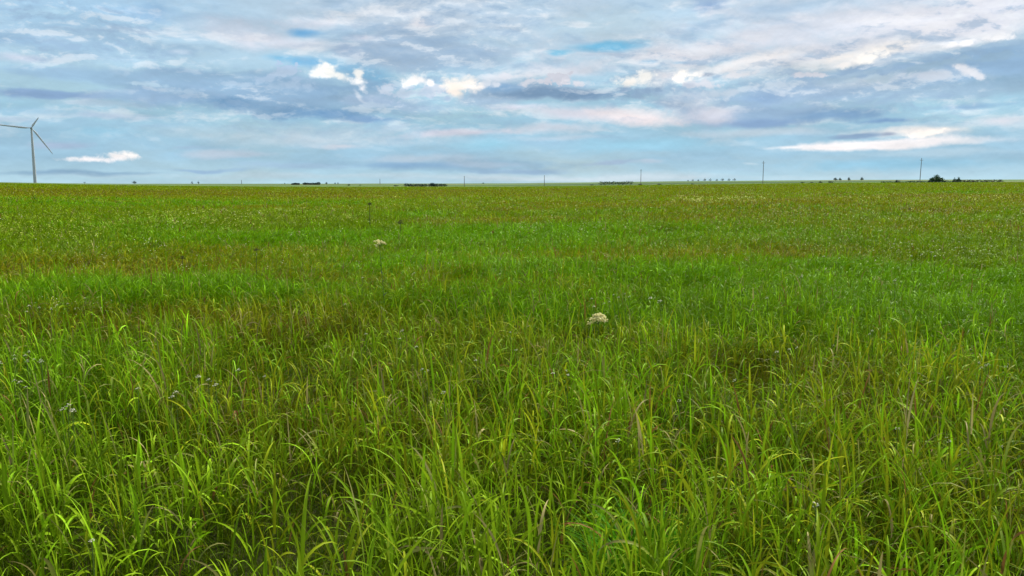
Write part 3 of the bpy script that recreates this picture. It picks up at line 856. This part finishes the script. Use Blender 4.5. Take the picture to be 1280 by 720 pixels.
cluster([(1120, 535), (1182, 547), (1188, 551), (1255, 558), (920, 475), (993, 480), (928, 578), (851, 500), (1015, 630)],
        'tiny white flowers among broad blades at lower right', 'white flowers at lower right', .02)
cluster([(117, 675), (490, 474), (531, 463), (560, 490), (770, 550), (333, 470)],
        'tiny white flowers low among the nearest broad blades', 'white flowers among the nearest blades', .02)
cluster([(1120, 350), (1000, 345), (888, 253), (906, 318), (815, 372), (828, 376), (960, 372), (1030, 320), (1048, 322), (1165, 315), (1170, 320), (1150, 318), (1140, 320)],
        'pale flower specks in the far right meadow', 'pale flowers further off on the right', .04, .44)

# emerald tuft at the bottom of the view
def tuft(px, py, rad, count, colour, label):
    x0, y0 = on_ground(px, py, .12)
    p = Pile(); a = rng.uniform(0, 6.28, count); q = rad * np.sqrt(rng.random(count))
    x = x0 + q * np.cos(a); y = y0 + q * np.sin(a)
    c = colour * rng.uniform(.7, 1.5, (count, 1))
    p.add(blades(x, y, height(x, y) - .01, a + rng.normal(0, .5, count), rng.uniform(0, .3, count), rng.uniform(.8, 2.2, count), rng.uniform(.30, .50, count), rng.uniform(.003, .0055, count), 1.4, 7, c, c * 1.2))
    o = p.build('grass_tuft', gmat)
    tag(o, label, 'grass tuft')
tuft(803, 730, .09, 560, C_EMER, 'emerald green tuft of fine grass at the bottom, right of centre')

# ------------------------------------------------------------------ trees, bushes and hedges on the skyline
bark_m = material('bark', (.09, .07, .05), rough=.9, noise_amt=.3, noise_scale=3)
leafm = [material('tree_leaf', (.030, .085, .025), rough=.55, noise_amt=.4, noise_scale=.6, trans=.15),
         material('dark_tree_leaf', (.020, .055, .030), rough=.6, noise_amt=.4, noise_scale=.5, trans=.1),
         material('hedge_leaf', (.045, .050, .022), rough=.6, noise_amt=.4, noise_scale=.4, trans=.1)]

def leaf_cloud(centres, radii, n, size):
    """leaf quads spread through several ellipsoidal clumps"""
    c = np.asarray(centres, float); r = np.asarray(radii, float)
    k = rng.integers(0, len(c), n)
    d = rng.normal(0, 1, (n, 3)); d /= np.linalg.norm(d, axis=1)[:, None]
    q = rng.uniform(.25, 1.08, n)[:, None] ** .6
    p = c[k] + d * r[k] * q
    a = rng.normal(0, 1, (n, 3)); a /= np.linalg.norm(a, axis=1)[:, None]
    b_ = np.cross(a, rng.normal(0, 1, (n, 3))); b_ /= np.linalg.norm(b_, axis=1)[:, None]
    s = (size * rng.uniform(.6, 1.3, n))[:, None]
    V = np.stack([p - a * s, p - b_ * s * .6, p + a * s, p + b_ * s * .6], 1).reshape(-1, 3)
    return V, np.arange(n * 4).reshape(-1, 4)

def tree(px, dist, h, w, label, group=None, mat=0, n=500, clumps=7, sink=0.0, cat='tree', name='tree'):
    x, y = at_range(px, dist); z = float(height(x, y)) - sink
    root = empty(name, (x, y, z)); tag(root, label, cat, group)
    tr = MB(); tr.tube([(0, 0, -.3), (.02 * h, 0, .25 * h), (0, .02 * h, .62 * h)], [h * .035, h * .026, h * .012], 7)
    cs = []; rs = []
    for k in range(clumps):
        th = k * 2.4 + random.uniform(-.4, .4); q = math.sqrt((k + .3) / clumps)
        c = np.array([math.cos(th) * q * w * .34, math.sin(th) * q * w * .34, h * (.60 - .30 * q * random.uniform(.5, 1.2))])
        cs.append(c); rs.append((w * random.uniform(.15, .22), w * random.uniform(.15, .22), h * random.uniform(.16, .24)))
        tr.tube([(0, 0, h * .22), c * .6 + np.array([0, 0, h * .08]), c], [h * .015, h * .010, h * .004], 5)
    cs.append(np.array([0, 0, h * .72])); rs.append((w * .2, w * .2, h * .25)); cs.append(np.array([0, 0, h * .34])); rs.append((w * .34, w * .34, h * .22))
    tr.build('trunk', bark_m, root)
    V, Fc = leaf_cloud(cs, rs, n, max(.14, .055 * min(w, h)))
    new_mesh('crown', V, Fc, leafm[mat], root)
    return root

def bush(px, dist, h, w, label, group=None, mat=1, n=350, sink=0.0):
    x, y = at_range(px, dist); z = float(height(x, y)) - sink
    root = empty('bush', (x, y, z)); tag(root, label, 'bush', group)
    cs = []; rs = []; st = MB()
    for k in range(6):
        c = np.array([random.uniform(-.34, .34) * w, random.uniform(-.25, .25) * w, h * random.uniform(.35, .6)])
        cs.append(c); rs.append((w * .2, w * .2, h * random.uniform(.3, .42)))
        st.tube([(0, 0, -.2), c * .5, c], [h * .03, h * .02, h * .01], 4)
    st.build('stems', bark_m, root)
    V, Fc = leaf_cloud(cs, rs, n, .08 * max(h, w * .5))
    new_mesh('foliage', V, Fc, leafm[mat], root)
    return root

def hedge(px0, px1, dist, h, label, mat=2, sink=0.0, dens=14, name='hedge', cat='hedge', var=.4):
    x0, y0 = at_range(px0, dist); x1, _ = at_range(px1, dist)
    L = x1 - x0; zc = float(height((x0 + x1) / 2, dist))
    o = None; cs = []; rs = []
    k = max(6, int(L / (h * 1.2)))
    for q in range(k):
        u = (q + .5) / k; x = x0 + L * u
        zz = float(height(x, dist)) - sink
        hh = h * (1 - var * fbm(np.array([u * k * .35]), np.array([px0 * 1.0]), 5)[0] * 1.3 + .1)
        cs.append((x - (x0 + x1) / 2, random.uniform(-.5, .5) * h, zz - zc + hh * .45)); rs.append((L / k * .75, h * .6, hh * .55))
    V, Fc = leaf_cloud(cs, rs, int(k * dens * 6), h * .17)
    root = empty(name, ((x0 + x1) / 2, dist, zc)); tag(root, label, cat)
    new_mesh('foliage', V, Fc, leafm[mat], root)
    st = MB()
    for c in cs: st.tube([(c[0], c[1], c[2] - h * .7), (c[0] + .1, c[1], c[2])], [h * .03, h * .015], 4)
    st.build('stems', bark_m, root)
    return root

# px -> metres: 1 px = dist / 1040
tree(1170.5, 600, 6.5, 11, 'biggest dark green tree on the right horizon beside the tallest pole', mat=0, n=2600, clumps=12)
bush(1163, 595, 3.0, 5.0, 'dark bush against the left side of the biggest horizon tree', n=500)
bush(1180, 604, 2.2, 3.4, 'low bush between the biggest tree and the pair of small trees', n=350)
tree(1193, 610, 4.6, 3.4, 'left tree of the small pair right of the biggest tree', 'pair of small trees on the right', mat=0, n=700)
tree(1198, 612, 5.0, 4.2, 'right tree of the small pair right of the biggest tree', 'pair of small trees on the right', mat=0, n=800)
hedge(1200, 1252, 640, 2.6, 'long brown hedge running right from the pair of small trees', mat=2, var=.1)
hedge(1133, 1200, 620, 2.2, 'dark hedge running under the biggest horizon tree', mat=1)
hedge(1102, 1133, 640, 2.0, 'short dark hedge left of the tallest pole', mat=1)
bush(1122, 610, 2.9, 4.2, 'rounded bush rising above the hedge left of the tallest pole')
tree(1044, 1500, 7.0, 8.5, 'left tree of the group on the right part of the horizon', 'trees left of the tallest pole', mat=1)
tree(1050, 1510, 6.5, 7.0, 'flat-topped tree in the middle of the group left of the tallest pole', 'trees left of the tallest pole', mat=1)
tree(1061, 1490, 7.2, 6.5, 'lone round tree between the tree group and the hedge left of the tallest pole', mat=1)
tree(1077, 1500, 7.6, 7.0, 'round lone tree nearest the hedge left of the tallest pole', mat=1)
for k, (px, d, s) in enumerate([(1003, 700, 1.0), (1014, 705, .95), (1026, 700, 1.15), (1038, 690, 1.3)]):
    bush(px, d, 2.2 * s, 4.4 * s, ['leftmost', 'second', 'third', 'rightmost'][k] + ' of the four low dark bushes between the two right poles', 'low bushes between the two right poles', n=300)
rowx = [(860, .6), (866, .8), (873, .7), (881, 1.1), (888, .95), (896, .9), (903, 1.1), (911, 1.0), (918, 1.05)]
for k, (px, s) in enumerate(rowx):
    tree(px, 2200, 8.6 * s, 12 * s, ORD[k] + ' of the small dark trees in the row left of the second pole', 'row of small trees on the skyline', mat=1, n=220, clumps=5)
hedge(749, 791, 900, 3.4, 'low dark shelter belt left of the thin central pole', mat=1, sink=-.8, var=.15)
for k, (px, d, s) in enumerate([(801, 760, 1.0), (825, 780, 1.1), (740, 900, .9), (866, 760, .9)]):
    bush(px, d, 1.7 * s, 5 * s, ['dark bush at the foot of the central pole', 'dark bush a little right of the central pole', 'dark bush left of the low shelter belt', 'dark bush in front of the skyline tree row'][k], n=260)
hedge(505, 558, 800, 2.9, 'long low dark thicket on the horizon left of centre', mat=1, dens=20, sink=-.5, var=.25)
bush(543, 790, 4.2, 9.0, 'rounded dark bush rising from the long low thicket left of centre', n=700)
bush(436, 1000, 2.6, 5.0, 'dark bush at the left end of the bushes before the long thicket', n=260)
bush(450, 1050, 1.8, 4.0, 'smaller dark bush right of the bush before the long thicket', n=200)
bush(495, 900, 1.9, 6.0, 'faint bush just left of the long low thicket', n=220)
hedge(365, 374, 1400, 5.2, 'short dense dark tree belt, left block of the pair left of centre', mat=1, name='tree_belt', cat='tree belt', dens=26, var=.7)
hedge(379, 400, 1400, 5.4, 'longer dense dark tree belt, right block of the pair left of centre', mat=1, name='tree_belt', cat='tree belt', dens=26, var=.7)
tree(408, 1420, 5.6, 5.5, 'round tree just right of the dark tree belts', mat=1, n=300)
tree(419, 1430, 4.6, 4.5, 'left tree of the small pair right of the dark belts', 'small pair right of the tree belts', mat=1, n=240)
tree(422.5, 1440, 5.6, 3.6, 'right tree of the small pair right of the dark belts', 'small pair right of the tree belts', mat=1, n=240)
tree(168, 1500, 7.0, 10.0, 'wide low dark tree on the left horizon right of the turbine', mat=1, n=400)
tree(240, 1500, 6.0, 5.5, 'left tree of two far small trees on the left horizon', 'two far small trees on the left', mat=1, n=220)
tree(248, 1500, 6.6, 5.0, 'right tree of two far small trees on the left horizon', 'two far small trees on the left', mat=1, n=220)
tree(106, 1700, 4.6, 6.0, 'tiny far tree between the turbine and the wide low tree', mat=1, n=200)
tree(356, 1500, 4.4, 3.4, 'tiny lone tree just left of the dark tree belts', mat=1, n=160)
tree(604, 1800, 5.0, 7.0, 'tiny pale far tree right of the pole left of centre', mat=1, n=200)

# ------------------------------------------------------------------ power poles
wood_m = material('pole_wood', (.17, .155, .14), rough=.85, noise_amt=.25, noise_scale=2)
ins_m = material('insulator', (.30, .30, .30), rough=.3, noise_amt=.05)
def pole(px, dist, top_py, label, group='power poles along the horizon', lean=0.0, arm=True):
    x, y = at_range(px, dist); z = float(height(x, y))
    a, b_, c = pix_dir(px, top_py); ztop = CZ + c * (y / b_)
    H = ztop - z
    root = empty('power_pole', (x, y, z)); tag(root, label, 'power pole', group)
    pr = max(.13, dist * .00031)
    m = MB(); m.tube([(0, 0, -.5), (lean * .5, 0, H * .5), (lean, 0, H)], [pr * 1.15, pr, pr * .75], 8); m.build('post', wood_m, root)
    if arm:
        m = MB(); m.tube([(lean - .62, 0, H - .9), (lean + .62, 0, H - .9)], [.05, .05], 4); m.build('crossarm', wood_m, root)
        for dx in (-.55, .55):
            m = MB(); m.tube([(lean + dx, 0, H - .84), (lean + dx, 0, H - .76), (lean + dx, 0, H - .70), (lean + dx, 0, H - .60)], [.03, .07, .05, .02], 6); m.build('insulator', ins_m, root)
    return root
pole(1149.5, 330, 197.5, 'tallest and rightmost power pole, beside the biggest horizon tree', lean=.25)
pole(953.5, 345, 201, 'tall power pole between the skyline tree row and the low bushes')
pole(801, 520, 211.5, 'mid-height power pole right of the low shelter belt near the centre')
pole(680.5, 900, 219, 'short faint power pole left of the low shelter belt', arm=True)
pole(580.5, 820, 220, 'short power pole right of the long thicket left of centre')
pole(475, 1500, 223.5, 'tiny faint power pole between the tree belts and the long thicket', arm=False)
pole(302, 1700, 225, 'faintest tiny power pole, left of the dark tree belts', arm=False)

# ------------------------------------------------------------------ wind turbine
tower_m = material('turbine_paint', (.40, .44, .48), rough=.45, noise_amt=.05, noise_scale=.2)
nac_m = material('nacelle_paint', (.22, .25, .28), rough=.5, noise_amt=.05, noise_scale=.5)
D = 1250.0
a, b_, c = pix_dir(37.5, 160); s = D / b_
hub = np.array([a * s, D, CZ + c * s])
base_z = float(height(hub[0], hub[1] + 4))
face = math.atan2(hub[0], hub[1])
T = empty('wind_turbine', (hub[0], hub[1] + 4 * math.cos(face), base_z), -face)
tag(T, 'grey three-bladed wind turbine standing alone at the far left horizon', 'wind turbine')
Hh = hub[2] - base_z
m = MB(); m.tube([(0, 0, -1), (0, 0, Hh * .5), (0, 0, Hh - 1.5)], [2.3, 1.9, 1.3], 20); m.build('tower', tower_m, T)
m = MB(); m.tube([(0, 7.0, Hh), (0, 6.0, Hh), (0, -1.0, Hh), (0, -2.5, Hh)], [1.0, 1.7, 1.8, 1.3], 10); m.build('nacelle', nac_m, T)
m = MB(); m.tube([(0, -2.5, Hh), (0, -3.8, Hh), (0, -4.8, Hh), (0, -5.2, Hh)], [1.3, 1.4, .9, .1], 12); hubo = m.build('hub', nac_m, T)
def rotor_blade(ang, L):
    ca, sa = math.cos(ang), math.sin(ang)
    V = []; Fc = []
    st = [0, .04, .12, .22, .4, .6, .8, .93, 1.0]; ch = [.55, .6, 1.15, 1.35, 1.15, .95, .75, .55, .15]; th = [.6, .6, .6, .5, .38, .3, .2, .12, .04]
    seg = 10
    for q, cw, tw in zip(st, ch, th):
        rad = 1.0 + q * L; bend = -.018 * L * q * q * 1.2
        for k in range(seg):
            p = 2 * math.pi * k / seg
            u = cw * (math.cos(p) * 1.0 + .35 * (1 if q > .06 else 0)); v = tw * math.sin(p) * (1 - .4 * math.cos(p) * (q > .06))
            V.append((ca * rad - sa * u, -3.7 + bend + v, Hh + sa * rad + ca * u))
    for i in range(len(st) - 1):
        for k in range(seg):
            k2 = (k + 1) % seg
            Fc.append((i * seg + k, i * seg + k2, (i + 1) * seg + k2, (i + 1) * seg + k))
    Fc.append((len(V) - 1,) * 4) if False else None
    return new_mesh('blade', V, Fc, tower_m, T, True)
rotor_blade(math.radians(175), 52)
rotor_blade(math.radians(-56), 45)
rotor_blade(math.radians(56), 18)
